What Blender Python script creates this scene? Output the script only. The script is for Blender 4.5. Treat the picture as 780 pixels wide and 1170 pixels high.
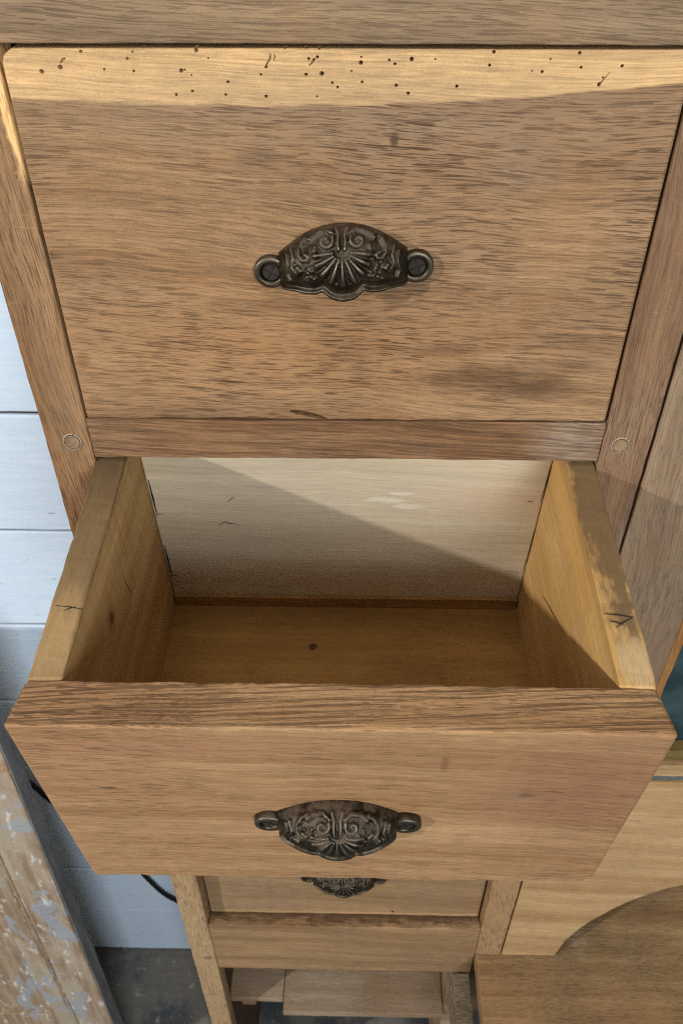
import bpy, bmesh, math, random
import numpy as np
from mathutils import Vector, Matrix, noise

for o in list(bpy.data.objects):
    bpy.data.objects.remove(o)
S = bpy.context.scene
COL = S.collection

# ------------------------------------------------------------------ camera
CAM = np.array([0.0064, -0.4479, 0.3028])
PITCH, YAW, ROLL, FPX = 0.7039, -0.0195, -0.0021, 942.63      # FPX for a 1170 px tall picture
cf = np.array([math.sin(YAW)*math.cos(PITCH), math.cos(YAW)*math.cos(PITCH), -math.sin(PITCH)])
cr = np.array([math.cos(YAW), -math.sin(YAW), 0.0])
cu = np.cross(cr, cf)
cr, cu = math.cos(ROLL)*cr+math.sin(ROLL)*cu, -math.sin(ROLL)*cr+math.cos(ROLL)*cu
cd = bpy.data.cameras.new('camera')
cam = bpy.data.objects.new('camera', cd)
COL.objects.link(cam)
cam.matrix_world = Matrix(((cr[0], cu[0], -cf[0], CAM[0]), (cr[1], cu[1], -cf[1], CAM[1]),
                           (cr[2], cu[2], -cf[2], CAM[2]), (0, 0, 0, 1)))
cd.sensor_fit = 'VERTICAL'
cd.sensor_height = 36.0
cd.lens = FPX*36/1170
cd.clip_start, cd.clip_end = 0.01, 50
cd.dof.use_dof = True
cd.dof.focus_distance = 0.50
cd.dof.aperture_fstop = 20
S.camera = cam

# ------------------------------------------------------------------ light
W = bpy.data.worlds.new('World')
S.world = W
W.use_nodes = True
bg = W.node_tree.nodes['Background']
bg.inputs[0].default_value = (1.0, 0.93, 0.84, 1)
bg.inputs[1].default_value = 0.18

def area(name, loc, target, size, power, color, shape='SQUARE', size_y=None):
    l = bpy.data.lights.new(name, 'AREA')
    l.energy, l.color, l.shape, l.size = power, color, shape, size
    if size_y:
        l.size_y = size_y
    o = bpy.data.objects.new(name, l)
    COL.objects.link(o)
    o.location = loc
    o.rotation_euler = (Vector(target)-Vector(loc)).to_track_quat('-Z', 'Y').to_euler()
    return o

LD = Vector((1.887, 1.364, -0.85)).normalized()
T0 = Vector((0, 0, -0.1))
area('window_light', T0-LD*4.0, T0, 0.11, 108, (1.0, 0.97, 0.93), 'DISK')
area('window_light_soft', T0-LD*3.2+Vector((0, 0, .25)), T0, 1.0, 9, (0.92, 0.96, 1.0))
area('doorway_light', (0.75, -2.6, 0.80), (-.2, .2, -.6), 0.9, 70, (0.85, 0.93, 1.0), 'RECTANGLE', 1.2)

area('overhead_fill', (-.1, -.75, 2.1), (0, -.1, -.2), 1.3, 15, (1.0, 0.93, 0.82))  # unseen fill added overhead to brighten the drawer floor

S.view_settings.view_transform = 'Standard'
S.view_settings.look = 'None'
S.view_settings.exposure = -0.17
S.view_settings.gamma = 1.0
S.render.engine = 'CYCLES'
S.cycles.use_denoising = False
S.cycles.use_adaptive_sampling = False
S.cycles.max_bounces = 6
S.cycles.diffuse_bounces = 4
S.cycles.sample_clamp_indirect = 3.0
S.cycles.filter_width = 1.2

# ------------------------------------------------------------------ pixel helpers (photo 780 x 1170)
def ray(p):
    return cf+cr*(p[0]-390)/FPX+cu*(585-p[1])/FPX
def aty(p, y):
    d = ray(p)
    return CAM+d*(y-CAM[1])/d[1]

# ------------------------------------------------------------------ nodes
class NT:
    def __init__(s, name):
        s.m = bpy.data.materials.new(name)
        s.m.use_nodes = True
        s.t = s.m.node_tree
        s.n = s.t.nodes
        s.b = s.n['Principled BSDF']
        s.out = s.n['Material Output']
    def link(s, a, b):
        s.t.links.new(a, b)
    def put(s, sock, v):
        if isinstance(v, bpy.types.NodeSocket):
            s.link(v, sock)
        elif v is not None:
            sock.default_value = v
    def new(s, t, **k):
        n = s.n.new(t)
        for a, v in k.items():
            setattr(n, a, v)
        return n
    def math(s, op, a, b=None, c=None, clamp=False):
        n = s.new('ShaderNodeMath', operation=op, use_clamp=clamp)
        for i, v in enumerate((a, b, c)):
            s.put(n.inputs[i], v)
        return n.outputs[0]
    def vmath(s, op, a, b=None):
        n = s.new('ShaderNodeVectorMath', operation=op)
        s.put(n.inputs[0], a)
        s.put(n.inputs[1], b)
        return n.outputs['Value'] if op in ('LENGTH', 'DOT_PRODUCT') else n.outputs[0]
    def noise(s, vec, scale=1.0, detail=3.0, rough=0.55, dist=0.0):
        n = s.new('ShaderNodeTexNoise')
        s.put(n.inputs['Vector'], vec)
        n.inputs['Scale'].default_value = scale
        n.inputs['Detail'].default_value = detail
        n.inputs['Roughness'].default_value = rough
        n.inputs['Distortion'].default_value = dist
        return n.outputs[0]
    def ramp(s, fac, a, b, lo=0.0, hi=1.0, smooth=True):
        n = s.new('ShaderNodeMapRange', interpolation_type='SMOOTHSTEP' if smooth else 'LINEAR')
        n.inputs[1].default_value, n.inputs[2].default_value = a, b
        n.inputs[3].default_value, n.inputs[4].default_value = lo, hi
        s.put(n.inputs[0], fac)
        return n.outputs[0]
    def mix(s, fac, a, b, mode='MIX'):
        n = s.new('ShaderNodeMix', data_type='RGBA', blend_type=mode)
        n.clamp_factor = True
        s.put(n.inputs[0], fac)
        for sock, v in ((n.inputs[6], a), (n.inputs[7], b)):
            if isinstance(v, tuple):
                v = v if len(v) == 4 else v+(1,)
            s.put(sock, v)
        return n.outputs[2]

def c3(r, g, b):
    """sRGB 0-255 to linear"""
    f = lambda v: (v/255/12.92) if v/255 <= 0.04045 else ((v/255+0.055)/1.055)**2.4
    return (f(r), f(g), f(b))

def wood(name, axis, dark, mid, light, pore=0.6, pore_scale=1.0, spots=(), rand=True, patina=None, patina_amt=0.4,
         band=1.0, rough=0.78, bump=0.5, sap=None, pore_lo=0.575, coarse=0.0, scratch=0.0, seedv=0.0, flare=0.0, contrast=1.0, coarse_top=None, shear=.05, sat=1.0, gain=1.0):
    """open-grained timber; axis is the grain direction in the object's own space.
    spots: (centre, radii, colour, strength, edge 0..1 soft) in object space."""
    N = NT(name)
    tc = N.new('ShaderNodeTexCoord').outputs['Object']
    sep = N.new('ShaderNodeSeparateXYZ')
    N.link(tc, sep.inputs[0])
    order = {'x': (0, 1, 2), 'y': (1, 0, 2), 'z': (2, 0, 1)}[axis]
    cb = N.new('ShaderNodeCombineXYZ')
    for i, k in enumerate(order):
        N.link(sep.outputs[k], cb.inputs[i])
    co = cb.outputs[0]
    if rand:
        oi = N.new('ShaderNodeObjectInfo')
        r = N.math('MULTIPLY', oi.outputs['Random'], 41.0)
        cr_ = N.new('ShaderNodeCombineXYZ')
        for i in range(3):
            N.link(r, cr_.inputs[i])
        co = N.vmath('ADD', co, cr_.outputs[0])
    if seedv:
        co = N.vmath('ADD', co, (seedv, seedv*1.7, seedv*.6))
    # wavy grain
    w1 = N.noise(N.vmath('MULTIPLY', co, (5.0, 9.0, 9.0)), 1, 2, .5)
    w2 = N.noise(N.vmath('MULTIPLY', co, (22.0, 50.0, 50.0)), 1, 2, .5)
    off = N.math('ADD', N.math('MULTIPLY', N.math('SUBTRACT', w1, .5), .022+flare), N.math('MULTIPLY', N.math('SUBTRACT', w2, .5), .0016))
    # knots push the grain aside
    oc = N.new('ShaderNodeCombineXYZ')
    ip = {'x': 2, 'z': 1, 'y': 2}[axis]          # the cross-grain direction that lies in the seen face
    N.link(off, oc.inputs[ip])
    shv = (0, shear, 0) if ip == 1 else (0, 0, shear)
    g = N.vmath('ADD', co, oc.outputs[0])
    g = N.vmath('ADD', g, N.vmath('MULTIPLY', N.vmath('DOT_PRODUCT', g, (1, 0, 0)), shv))
    oc2 = N.new('ShaderNodeCombineXYZ')
    N.link(off, oc2.inputs[3-ip])
    g2 = N.vmath('ADD', co, N.vmath('MULTIPLY', oc2.outputs[0], (.6, .6, .6)))
    g2 = N.vmath('ADD', g2, N.vmath('MULTIPLY', N.vmath('DOT_PRODUCT', g2, (1, 0, 0)), (0, -.05, 0)))
    b1 = N.noise(N.vmath('MULTIPLY', g, (1.6, 42.0, 42.0)), 1, 3, .6)
    b2 = N.noise(N.vmath('MULTIPLY', g, (5.0, 260.0, 260.0)), 1, 3, .6)
    fib = N.noise(N.vmath('MULTIPLY', g, (16.0, 1000.0, 1000.0)), 1, 2, .7)
    ps = pore_scale
    p1 = N.noise(N.vmath('MULTIPLY', g, (60.0/ps, 2100.0/ps, 800.0/ps) if ip == 1 else (60.0/ps, 800.0/ps, 2100.0/ps)), 1, 1, .5)
    p2 = N.noise(N.vmath('MULTIPLY', g, (44.0/ps, 1150.0/ps, 450.0/ps) if ip == 1 else (44.0/ps, 450.0/ps, 1150.0/ps)), 1, 1, .5)
    blot = N.noise(co, 9.0, 3, .6)
    blot2 = N.noise(co, 34.0, 3, .65)
    gran = N.noise(co, 1400.0, 0, .6)
    col = N.mix(N.ramp(b1, .5-.20*band, .5+.20*band), dark, light)
    col = N.mix(N.ramp(blot2, .3, .75, 0, .55), col, mid)
    v = N.math('ADD', N.math('MULTIPLY', N.math('SUBTRACT', b2, .5), .75*contrast), N.math('MULTIPLY', N.math('SUBTRACT', fib, .5), 1.1*contrast))
    v = N.math('ADD', N.math('ADD', v, N.math('MULTIPLY', N.math('SUBTRACT', gran, .5), .32*contrast)), gain)
    hs = N.new('ShaderNodeHueSaturation')
    N.put(hs.inputs['Color'], col)
    N.put(hs.inputs['Value'], v)
    col = hs.outputs[0]
    if patina:
        col = N.mix(N.ramp(blot, .36, .70, 0, patina_amt), col, patina)
    sapm = None
    if sap:
        # pale sapwood above a wandering line  z = a + b x + c x^2
        a_, b_, c_, scol = sap
        xx, zz = sep.outputs[0], sep.outputs[2]
        line = N.math('ADD', N.math('ADD', N.math('MULTIPLY', xx, b_), a_), N.math('MULTIPLY', N.math('MULTIPLY', xx, xx), c_))
        d = N.math('ADD', N.math('SUBTRACT', zz, line), N.math('MULTIPLY', N.math('SUBTRACT', N.noise(N.vmath('MULTIPLY', co, (28, 120, 120)), 1, 3), .5), .006))
        sapm = N.ramp(d, -.0012, .0012)
        sc = N.mix(N.ramp(b2, .3, .7), scol, tuple(q*.70 for q in scol))
        hs2 = N.new('ShaderNodeHueSaturation')
        N.put(hs2.inputs['Color'], sc)
        N.put(hs2.inputs['Value'], v)
        col = N.mix(sapm, col, hs2.outputs[0])
        # darker heartwood line along the boundary
        near = N.math('MULTIPLY', N.ramp(d, -.010, -.0005), N.ramp(d, .0010, -.0008))
        col = N.mix(N.math('MULTIPLY', near, .25), col, dark)
    wob = N.noise(N.vmath('MULTIPLY', co, (55, 160, 160)), 1, 4, .65)
    for (cc, rr, scol, st, soft) in spots:
        e = N.vmath('MULTIPLY', N.vmath('SUBTRACT', tc, tuple(cc)), tuple(1/q for q in rr))
        d = N.math('ADD', N.vmath('LENGTH', e), N.math('MULTIPLY', N.math('SUBTRACT', wob, .5), 1.3))
        col = N.mix(N.ramp(d, 1.0+soft*.3, 1.0-soft, 0, st), col, scol)
    h3 = N.new('ShaderNodeHueSaturation')
    N.put(h3.inputs['Color'], col)
    h3.inputs['Saturation'].default_value = sat
    col = h3.outputs[0]
    dens = N.ramp(blot, .3, .7, .25, 1.0)
    pm = N.math('MAXIMUM', N.ramp(p1, pore_lo+.005, pore_lo+.05, 0, .9), N.ramp(p2, pore_lo+.035, pore_lo+.07))
    if sapm is not None:
        pm = N.math('MULTIPLY', pm, N.math('SUBTRACT', 1.0, N.math('MULTIPLY', sapm, .72)))
    pf = N.math('MULTIPLY', N.math('MULTIPLY', pm, dens), pore*1.15)
    col = N.mix(pf, col, tuple(q*.26 for q in dark))
    if coarse or coarse_top:
        cg = N.noise(N.vmath('MULTIPLY', g2 if coarse_top else g, (14.0, 620.0, 620.0)), 1, 2, .65)
        cm = N.ramp(cg, .44, .62, 0, coarse or coarse_top[0])
        if coarse_top:
            cm = N.math('MULTIPLY', cm, N.math('MULTIPLY', N.ramp(sep.outputs[2], coarse_top[1], coarse_top[1]+.0012), N.ramp(sep.outputs[1], coarse_top[2], coarse_top[2]+.002)))
        col = N.mix(cm, col, tuple(q*.36 for q in dark))
    if scratch:
        s1 = N.noise(N.vmath('MULTIPLY', co, (300, 60, 60)), 1, 2, .6, 1.5)
        col = N.mix(N.ramp(s1, .68, .74, 0, scratch), col, tuple(min(1, q*1.5) for q in light))
    N.put(N.b.inputs['Base Color'], col)
    rg = N.math('ADD', N.math('MULTIPLY', N.math('SUBTRACT', fib, .5), .25), rough)
    N.put(N.b.inputs['Roughness'], rg)
    N.b.inputs['Specular IOR Level'].default_value = .28
    h = N.math('SUBTRACT', N.math('ADD', N.math('MULTIPLY', fib, .5), N.math('MULTIPLY', b2, .5)), N.math('SUBTRACT', N.math('MULTIPLY', pm, .9), N.math('MULTIPLY', gran, .15)))
    if coarse or coarse_top:
        h = N.math('SUBTRACT', h, N.math('MULTIPLY', cm, 1.2))
    bp_ = N.new('ShaderNodeBump')
    bp_.inputs['Strength'].default_value = bump
    bp_.inputs['Distance'].default_value = .0006
    N.put(bp_.inputs['Height'], h)
    N.link(bp_.outputs[0], N.b.inputs['Normal'])
    return N.m

def plain(name, color, rough=.7, metal=0.0, spec=.3):
    N = NT(name)
    tc = N.new('ShaderNodeTexCoord').outputs['Object']
    n = N.noise(tc, 180, 4, .6)
    N.put(N.b.inputs['Base Color'], N.mix(N.ramp(n, .3, .7), tuple(q*.8 for q in color), tuple(min(1, q*1.15) for q in color)))
    N.b.inputs['Roughness'].default_value = rough
    N.b.inputs['Metallic'].default_value = metal
    N.b.inputs['Specular IOR Level'].default_value = spec
    return N.m

def iron_mat():
    N = NT('cast_iron')
    tc = N.new('ShaderNodeTexCoord').outputs['Object']
    geo = N.new('ShaderNodeNewGeometry')
    pt = geo.outputs['Pointiness']
    n1 = N.noise(tc, 130, 5, .65)
    n2 = N.noise(tc, 900, 3, .6)
    col = N.mix(N.ramp(n1, .35, .7), (.034, .026, .016), (.075, .060, .040))
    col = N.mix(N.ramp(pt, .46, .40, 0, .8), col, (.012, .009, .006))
    col = N.mix(N.ramp(pt, .515, .59, 0, .8), col, (.27, .23, .165))  # raised edges lightened: worn metal with painted-in highlights
    # brown dust settled on the upper shoulder
    sp = N.new('ShaderNodeSeparateXYZ')
    N.link(tc, sp.inputs[0])
    up = N.math('MULTIPLY', N.ramp(sp.outputs[2], .003, .022), N.ramp(n1, .38, .62))
    col = N.mix(N.math('MULTIPLY', up, .75), col, (.085, .055, .032))
    col = N.mix(N.ramp(n2, .70, .76, 0, .6), col, (.25, .20, .15))
    N.put(N.b.inputs['Base Color'], col)
    N.put(N.b.inputs['Metallic'], N.math('SUBTRACT', .88, N.math('MULTIPLY', up, .6)))
    N.put(N.b.inputs['Roughness'], N.math('ADD', N.math('ADD', .28, N.math('MULTIPLY', n1, .22)), N.math('MULTIPLY', up, .25)))
    b = N.new('ShaderNodeBump')
    b.inputs['Strength'].default_value = .5
    b.inputs['Distance'].default_value = .0004
    N.put(b.inputs['Height'], N.noise(tc, 700, 4, .65))
    N.link(b.outputs[0], N.b.inputs['Normal'])
    return N.m

def white_paint_mat():
    N = NT('white_wall_paint')
    tc = N.new('ShaderNodeTexCoord').outputs['Object']
    sep = N.new('ShaderNodeSeparateXYZ')
    N.link(tc, sep.inputs[0])
    oi = N.new('ShaderNodeObjectInfo').outputs['Random']
    cb = N.new('ShaderNodeCombineXYZ')
    for i in range(3):
        N.link(N.math('MULTIPLY', oi, 23.0), cb.inputs[i])
    co = N.vmath('ADD', tc, cb.outputs[0])
    st = N.noise(N.vmath('MULTIPLY', co, (18, 160, 160)), 1, 5, .7)
    bl = N.noise(co, 14, 5, .65)
    col = N.mix(N.ramp(st, .3, .75), (.63, .75, .88), (.71, .81, .92))  # white paint tinted blue to carry the cool daylight
    col = N.mix(N.ramp(bl, .60, .78, 0, .5), col, (.50, .49, .45))
    sm = N.noise(N.vmath('MULTIPLY', co, (40, 130, 130)), 1, 4, .65)
    col = N.mix(N.ramp(sm, .66, .74, 0, .7), col, (.26, .23, .19))
    N.put(N.b.inputs['Base Color'], col)
    N.b.inputs['Roughness'].default_value = .55
    b = N.new('ShaderNodeBump')
    b.inputs['Strength'].default_value = .35
    b.inputs['Distance'].default_value = .0015
    N.put(b.inputs['Height'], st)
    N.link(b.outputs[0], N.b.inputs['Normal'])
    return N.m

def floor_mat():
    N = NT('dark_worn_floor')
    tc = N.new('ShaderNodeTexCoord').outputs['Object']
    a = N.noise(tc, 7, 6, .7)
    b_ = N.noise(tc, 45, 5, .7)
    c_ = N.noise(N.vmath('MULTIPLY', tc, (5, 60, 20)), 1, 4, .6)
    col = N.mix(N.ramp(a, .40, .58), (.06, .066, .07), (.17, .15, .125))
    col = N.mix(N.ramp(c_, .5, .75, 0, .6), col, (.12, .085, .055))
    col = N.mix(N.ramp(b_, .58, .70, 0, .8), col, (.34, .33, .30))
    N.put(N.b.inputs['Base Color'], col)
    N.put(N.b.inputs['Roughness'], N.ramp(a, .3, .7, .4, .75))
    return N.m

def chippy_mat():
    N = NT('flaking_paint')
    tc = N.new('ShaderNodeTexCoord').outputs['Object']
    oi = N.new('ShaderNodeObjectInfo').outputs['Random']
    cb = N.new('ShaderNodeCombineXYZ')
    for i in range(3):
        N.link(N.math('MULTIPLY', oi, 31.0), cb.inputs[i])
    co = N.vmath('ADD', tc, cb.outputs[0])
    gr = N.noise(N.vmath('MULTIPLY', co, (140, 140, 7)), 1, 5, .65)
    big = N.noise(N.vmath('MULTIPLY', co, (13, 13, 6)), 1, 5, .62, .5)
    b2 = N.noise(N.vmath('MULTIPLY', N.vmath('ADD', co, (7, 3, 5)), (17, 17, 8)), 1, 6, .65, .8)
    sm = N.noise(N.vmath('MULTIPLY', co, (60, 60, 26)), 1, 5, .7)
    col = N.mix(N.ramp(gr, .3, .7), (.21, .135, .08), (.38, .28, .185))
    col = N.mix(N.ramp(big, .46, .62, 0, .6), col, (.44, .38, .29))
    col = N.mix(N.ramp(b2, .535, .58, 0, .75), col, (.30, .34, .385))
    col = N.mix(N.ramp(b2, .36, .31, 0, .8), col, (.34, .19, .10))
    col = N.mix(N.ramp(sm, .565, .66, 0, .8), col, (.68, .66, .62))
    N.put(N.b.inputs['Base Color'], col)
    N.b.inputs['Roughness'].default_value = .7
    b = N.new('ShaderNodeBump')
    b.inputs['Strength'].default_value = .6
    b.inputs['Distance'].default_value = .001
    N.put(b.inputs['Height'], N.math('ADD', N.ramp(b2, .60, .64), N.ramp(sm, .62, .70)))
    N.link(b.outputs[0], N.b.inputs['Normal'])
    return N.m

def grey_paint_mat():
    N = NT('grey_blue_paint')
    tc = N.new('ShaderNodeTexCoord').outputs['Object']
    n = N.noise(N.vmath('MULTIPLY', tc, (60, 60, 12)), 1, 5, .65)
    col = N.mix(N.ramp(n, .3, .7), (.13, .13, .135), (.23, .23, .235))
    col = N.mix(N.ramp(N.noise(tc, 50, 5, .7), .62, .70, 0, .7), col, (.33, .26, .18))
    N.put(N.b.inputs['Base Color'], col)
    N.b.inputs['Roughness'].default_value = .6
    return N.m

def pane_mat():
    N = NT('teal_glass')
    tc = N.new('ShaderNodeTexCoord').outputs['Object']
    n = N.noise(tc, 16, 4, .6)
    N.put(N.b.inputs['Base Color'], N.mix(N.ramp(n, .35, .65), (.018, .040, .045), (.05, .088, .10)))
    N.b.inputs['Roughness'].default_value = .18
    N.b.inputs['Specular IOR Level'].default_value = .5
    return N.m

# ------------------------------------------------------------------ mesh helpers
def tag(o, label, cat, group=None, kind=None):
    if label: o['label'] = label
    if cat: o['category'] = cat
    if group: o['group'] = group
    if kind: o['kind'] = kind
    return o

def empty(name, loc, rx=0.0):
    o = bpy.data.objects.new(name, None)
    COL.objects.link(o)
    o.location = loc
    o.rotation_euler = (rx, 0, 0)
    o.empty_display_size = .02
    return o

def mesh_obj(name, verts, faces, mat, parent=None, loc=(0, 0, 0), smooth=False):
    me = bpy.data.meshes.new(name)
    me.from_pydata([tuple(v) for v in verts], [], faces)
    me.update()
    bm = bmesh.new()
    bm.from_mesh(me)
    bmesh.ops.recalc_face_normals(bm, faces=bm.faces)
    bm.to_mesh(me)
    bm.free()
    if smooth:
        me.shade_smooth()
    if mat:
        me.materials.append(mat)
    o = bpy.data.objects.new(name, me)
    COL.objects.link(o)
    o.location = loc
    if parent:
        o.parent = parent
    return o

SEED = [0]
def board_geo(lo, hi, axis, r=.0014, wob=.0005, seg=.006, seed=None, deform=None, outline=None):
    """a sawn board with worn, uneven arrises, lofted along its grain; returns (centre, verts, faces)"""
    SEED[0] += 1
    sd = (seed if seed is not None else SEED[0])*7.31
    lo, hi = Vector(lo), Vector(hi)
    c = (lo+hi)/2
    h = (hi-lo)/2
    a = 'xyz'.index(axis)
    b, d = [i for i in range(3) if i != a]
    n = max(4, int(2*h[a]/seg))
    ts = [-h[a], -h[a]+r*.3, -h[a]+r]+[-h[a]+r+(2*h[a]-2*r)*k/n for k in range(1, n)]+[h[a]-r, h[a]-r*.3, h[a]]
    ins = [r*.9, r*.3, 0]+[0]*(n-1)+[0, r*.3, r*.9]
    verts, faces = [], []
    K = 3
    nc = 4*(K+1)
    for t, e in zip(ts, ins):
        for q, (s1, s2) in enumerate(((1, 1), (-1, 1), (-1, -1), (1, -1))):
            nz = noise.noise((t*55, sd+q*9.7, 1.3))
            nz2 = noise.noise((t*9, sd+q*3.1, 7.7))
            nf = noise.noise((t*260, sd+q*5.3, 2.2))
            rk = max(.0003, r*(.85+.9*nz+.5*nf))
            hb = h[b]-e+wob*nz2-abs(wob*.5*nf)
            hd = h[d]-e+wob*noise.noise((t*9, sd+q*4.4, 17.7))-abs(wob*.4*nf)
            for k in range(K+1):
                an = (k/K)*math.pi/2
                ca, sa = (math.cos(an), math.sin(an))
                if s1*s2 < 0:
                    ca, sa = sa, ca
                p = Vector((0, 0, 0))
                p[a] = t
                p[b] = s1*(hb-rk+rk*ca)
                p[d] = s2*(hd-rk+rk*sa)
                if deform:
                    p = deform(p, h)
                verts.append(p)
    m = len(ts)
    for i in range(m-1):
        for k in range(nc):
            k2 = (k+1) % nc
            faces.append((i*nc+k, i*nc+k2, (i+1)*nc+k2, (i+1)*nc+k))
    faces.append(tuple(range(nc)))
    faces.append(tuple((m-1)*nc+k for k in range(nc)))
    return c, verts, faces

def board(name, lo, hi, axis, mat, parent=None, **kw):
    c, v, f = board_geo(lo, hi, axis, **kw)
    return mesh_obj(name, v, f, mat, parent, c)

def tube(name, pts, r, mat, parent=None, sides=8, taper=False):
    pts = [Vector(p) for p in pts]
    o = pts[0]
    verts, faces = [], []
    n = len(pts)
    for i, p in enumerate(pts):
        t = (pts[min(i+1, n-1)]-pts[max(i-1, 0)]).normalized()
        u = t.cross(Vector((.31, .17, .93))).normalized()
        w = t.cross(u)
        rr = r*(1 if not taper else max(.25, math.sin(math.pi*(i+.4)/(n-.2))))
        for k in range(sides):
            an = 2*math.pi*k/sides
            verts.append(p-o+u*rr*math.cos(an)+w*rr*math.sin(an))
    for i in range(n-1):
        for k in range(sides):
            k2 = (k+1) % sides
            faces.append((i*sides+k, i*sides+k2, (i+1)*sides+k2, (i+1)*sides+k))
    faces.append(tuple(range(sides)))
    faces.append(tuple((n-1)*sides+k for k in range(sides)))
    return mesh_obj(name, verts, faces, mat, parent, o, smooth=True)

def spline(pts, n=8):
    pts = [Vector(p) for p in pts]
    out = []
    for i in range(len(pts)-1):
        p0, p1, p2, p3 = pts[max(i-1, 0)], pts[i], pts[i+1], pts[min(i+2, len(pts)-1)]
        for k in range(n):
            t = k/n
            out.append(.5*((2*p1)+(-p0+p2)*t+(2*p0-5*p1+4*p2-p3)*t*t+(-p0+3*p1-3*p2+p3)*t**3))
    out.append(pts[-1])
    return out

def carve(o, cutters):
    """boolean the joined cutter volumes out of o"""
    bm = bmesh.new()
    for vs, fs in cutters:
        nv = [bm.verts.new(v) for v in vs]
        for f in fs:
            bm.faces.new([nv[i] for i in f])
    bmesh.ops.recalc_face_normals(bm, faces=bm.faces)
    me = bpy.data.meshes.new('cut')
    bm.to_mesh(me)
    bm.free()
    co = bpy.data.objects.new('cut', me)
    COL.objects.link(co)
    co.location = o.location
    co.parent = o.parent
    md = o.modifiers.new('cut', 'BOOLEAN')
    md.operation, md.object, md.solver = 'DIFFERENCE', co, 'EXACT'
    md.use_self = True
    bpy.context.view_layer.update()
    dg = bpy.context.evaluated_depsgraph_get()
    nm = bpy.data.meshes.new_from_object(o.evaluated_get(dg))
    o.modifiers.clear()
    old = o.data
    o.data = nm
    bpy.data.objects.remove(co)
    bpy.data.meshes.remove(me)
    bpy.data.meshes.remove(old)
    o.data.name = o.name

# ------------------------------------------------------------------ materials
OAK_D, OAK_M, OAK_L = c3(138, 102, 68), c3(166, 130, 92), c3(184, 148, 108)
GREY = c3(146, 124, 102)
RED = c3(158, 112, 82)
SAP = c3(252, 202, 136)
LINE_BLACK = plain('pencil_crack_black', (.012, .011, .010), .6)

M = {}
M['stile'] = wood('oak_stile', 'z', c3(112, 82, 58), c3(134, 102, 74), c3(152, 118, 88), pore=.6, patina=GREY, patina_amt=.3, scratch=.25,
                  band=.9)
M['rail'] = wood('oak_rail', 'x', c3(118, 84, 56), c3(150, 114, 80), c3(176, 140, 102), pore=.5, patina=GREY, patina_amt=.3, coarse=.35)
M['top'] = wood('oak_top_board', 'x', c3(126, 98, 70), c3(146, 117, 86), c3(162, 132, 98), pore=.55, patina=c3(120, 104, 88), patina_amt=.5)
M['pale_rail'] = wood('pale_rail', 'x', c3(120, 90, 60), c3(142, 110, 76), c3(160, 127, 90), pore=.3, patina=c3(150, 122, 92), patina_amt=.4, contrast=.7)
M['low_rail'] = wood('low_rail', 'x', c3(126, 94, 62), c3(148, 115, 80), c3(166, 133, 95), pore=.35, patina=c3(140, 112, 84), patina_amt=.4, contrast=.8, rand=False, seedv=7.7,
                     spots=[((0, .006, .0672), (.5, .030, .0035), c3(84, 60, 40), .9, .4)])
M['apron'] = wood('pale_apron', 'x', c3(158, 122, 80), c3(182, 146, 102), c3(196, 162, 118), pore=.2, patina=c3(166, 132, 92), patina_amt=.4, contrast=.6, band=1.1)
M['desk'] = wood('dark_desk', 'x', c3(128, 95, 60), c3(150, 116, 78), c3(170, 137, 97), pore=.35, patina=c3(118, 96, 68), patina_amt=.6, contrast=.8,
                 spots=[((-.245, .035, .0), (.018, .09, .1), c3(176, 150, 118), .75, .5), ((-.04, .16, .012), (.05, .035, .1), c3(78, 66, 48), .6, .8),
                        ((.13, .1, .012), (.06, .07, .1), c3(92, 84, 66), .6, .8)])
M['inside'] = wood('pine_inside', 'y', c3(150, 116, 74), c3(172, 138, 92), c3(190, 158, 110), pore=.12, patina=c3(176, 140, 90), patina_amt=.5, contrast=.45, band=1.2, rough=.7, bump=.2)
M['floor_in'] = wood('pine_bottom', 'x', c3(150, 108, 54), c3(170, 126, 66), c3(186, 144, 82), pore=.12, patina=c3(138, 102, 58), patina_amt=.6, contrast=.5, rough=.65, bump=.2)
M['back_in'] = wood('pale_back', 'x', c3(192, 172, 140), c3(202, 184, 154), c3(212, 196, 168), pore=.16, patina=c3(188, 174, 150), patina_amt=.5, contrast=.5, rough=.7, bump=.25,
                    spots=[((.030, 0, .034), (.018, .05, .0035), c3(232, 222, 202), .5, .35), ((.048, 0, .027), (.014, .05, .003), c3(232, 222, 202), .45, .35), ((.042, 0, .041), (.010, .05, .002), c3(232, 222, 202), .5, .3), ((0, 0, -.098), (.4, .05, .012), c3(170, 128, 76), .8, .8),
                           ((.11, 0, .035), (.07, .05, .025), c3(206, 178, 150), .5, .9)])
M['slip'] = wood('brown_slip', 'x', c3(128, 92, 48), c3(150, 108, 60), c3(164, 124, 74), pore=.2)
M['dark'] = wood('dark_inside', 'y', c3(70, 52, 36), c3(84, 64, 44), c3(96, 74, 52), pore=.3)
M['shelf'] = wood('grey_shelf', 'x', c3(134, 110, 86), c3(154, 132, 108), c3(170, 150, 126), pore=.2, patina=c3(140, 108, 78), patina_amt=.7, contrast=.5)
M['iron'] = iron_mat()
M['white'] = white_paint_mat()
M['floor'] = floor_mat()
M['chippy'] = chippy_mat()
M['greyp'] = grey_paint_mat()
M['pane'] = pane_mat()
M['chalk'] = plain('pale_filler', c3(168, 152, 128), .8)
M['peg'] = wood('peg_end', 'y', c3(120, 92, 66), c3(146, 116, 86), c3(164, 136, 106), pore=.3)
M['seam'] = plain('dark_seam', (.03, .02, .013), .8)
M['cable'] = plain('black_rubber', (.008, .008, .009), .45)
M['screw'] = plain('dark_steel', (.045, .035, .026), .5, .3)
M['strip'] = plain('dull_grey_strip', c3(92, 96, 94), .6)  # plain dull grey strip between door rail and apron

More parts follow.
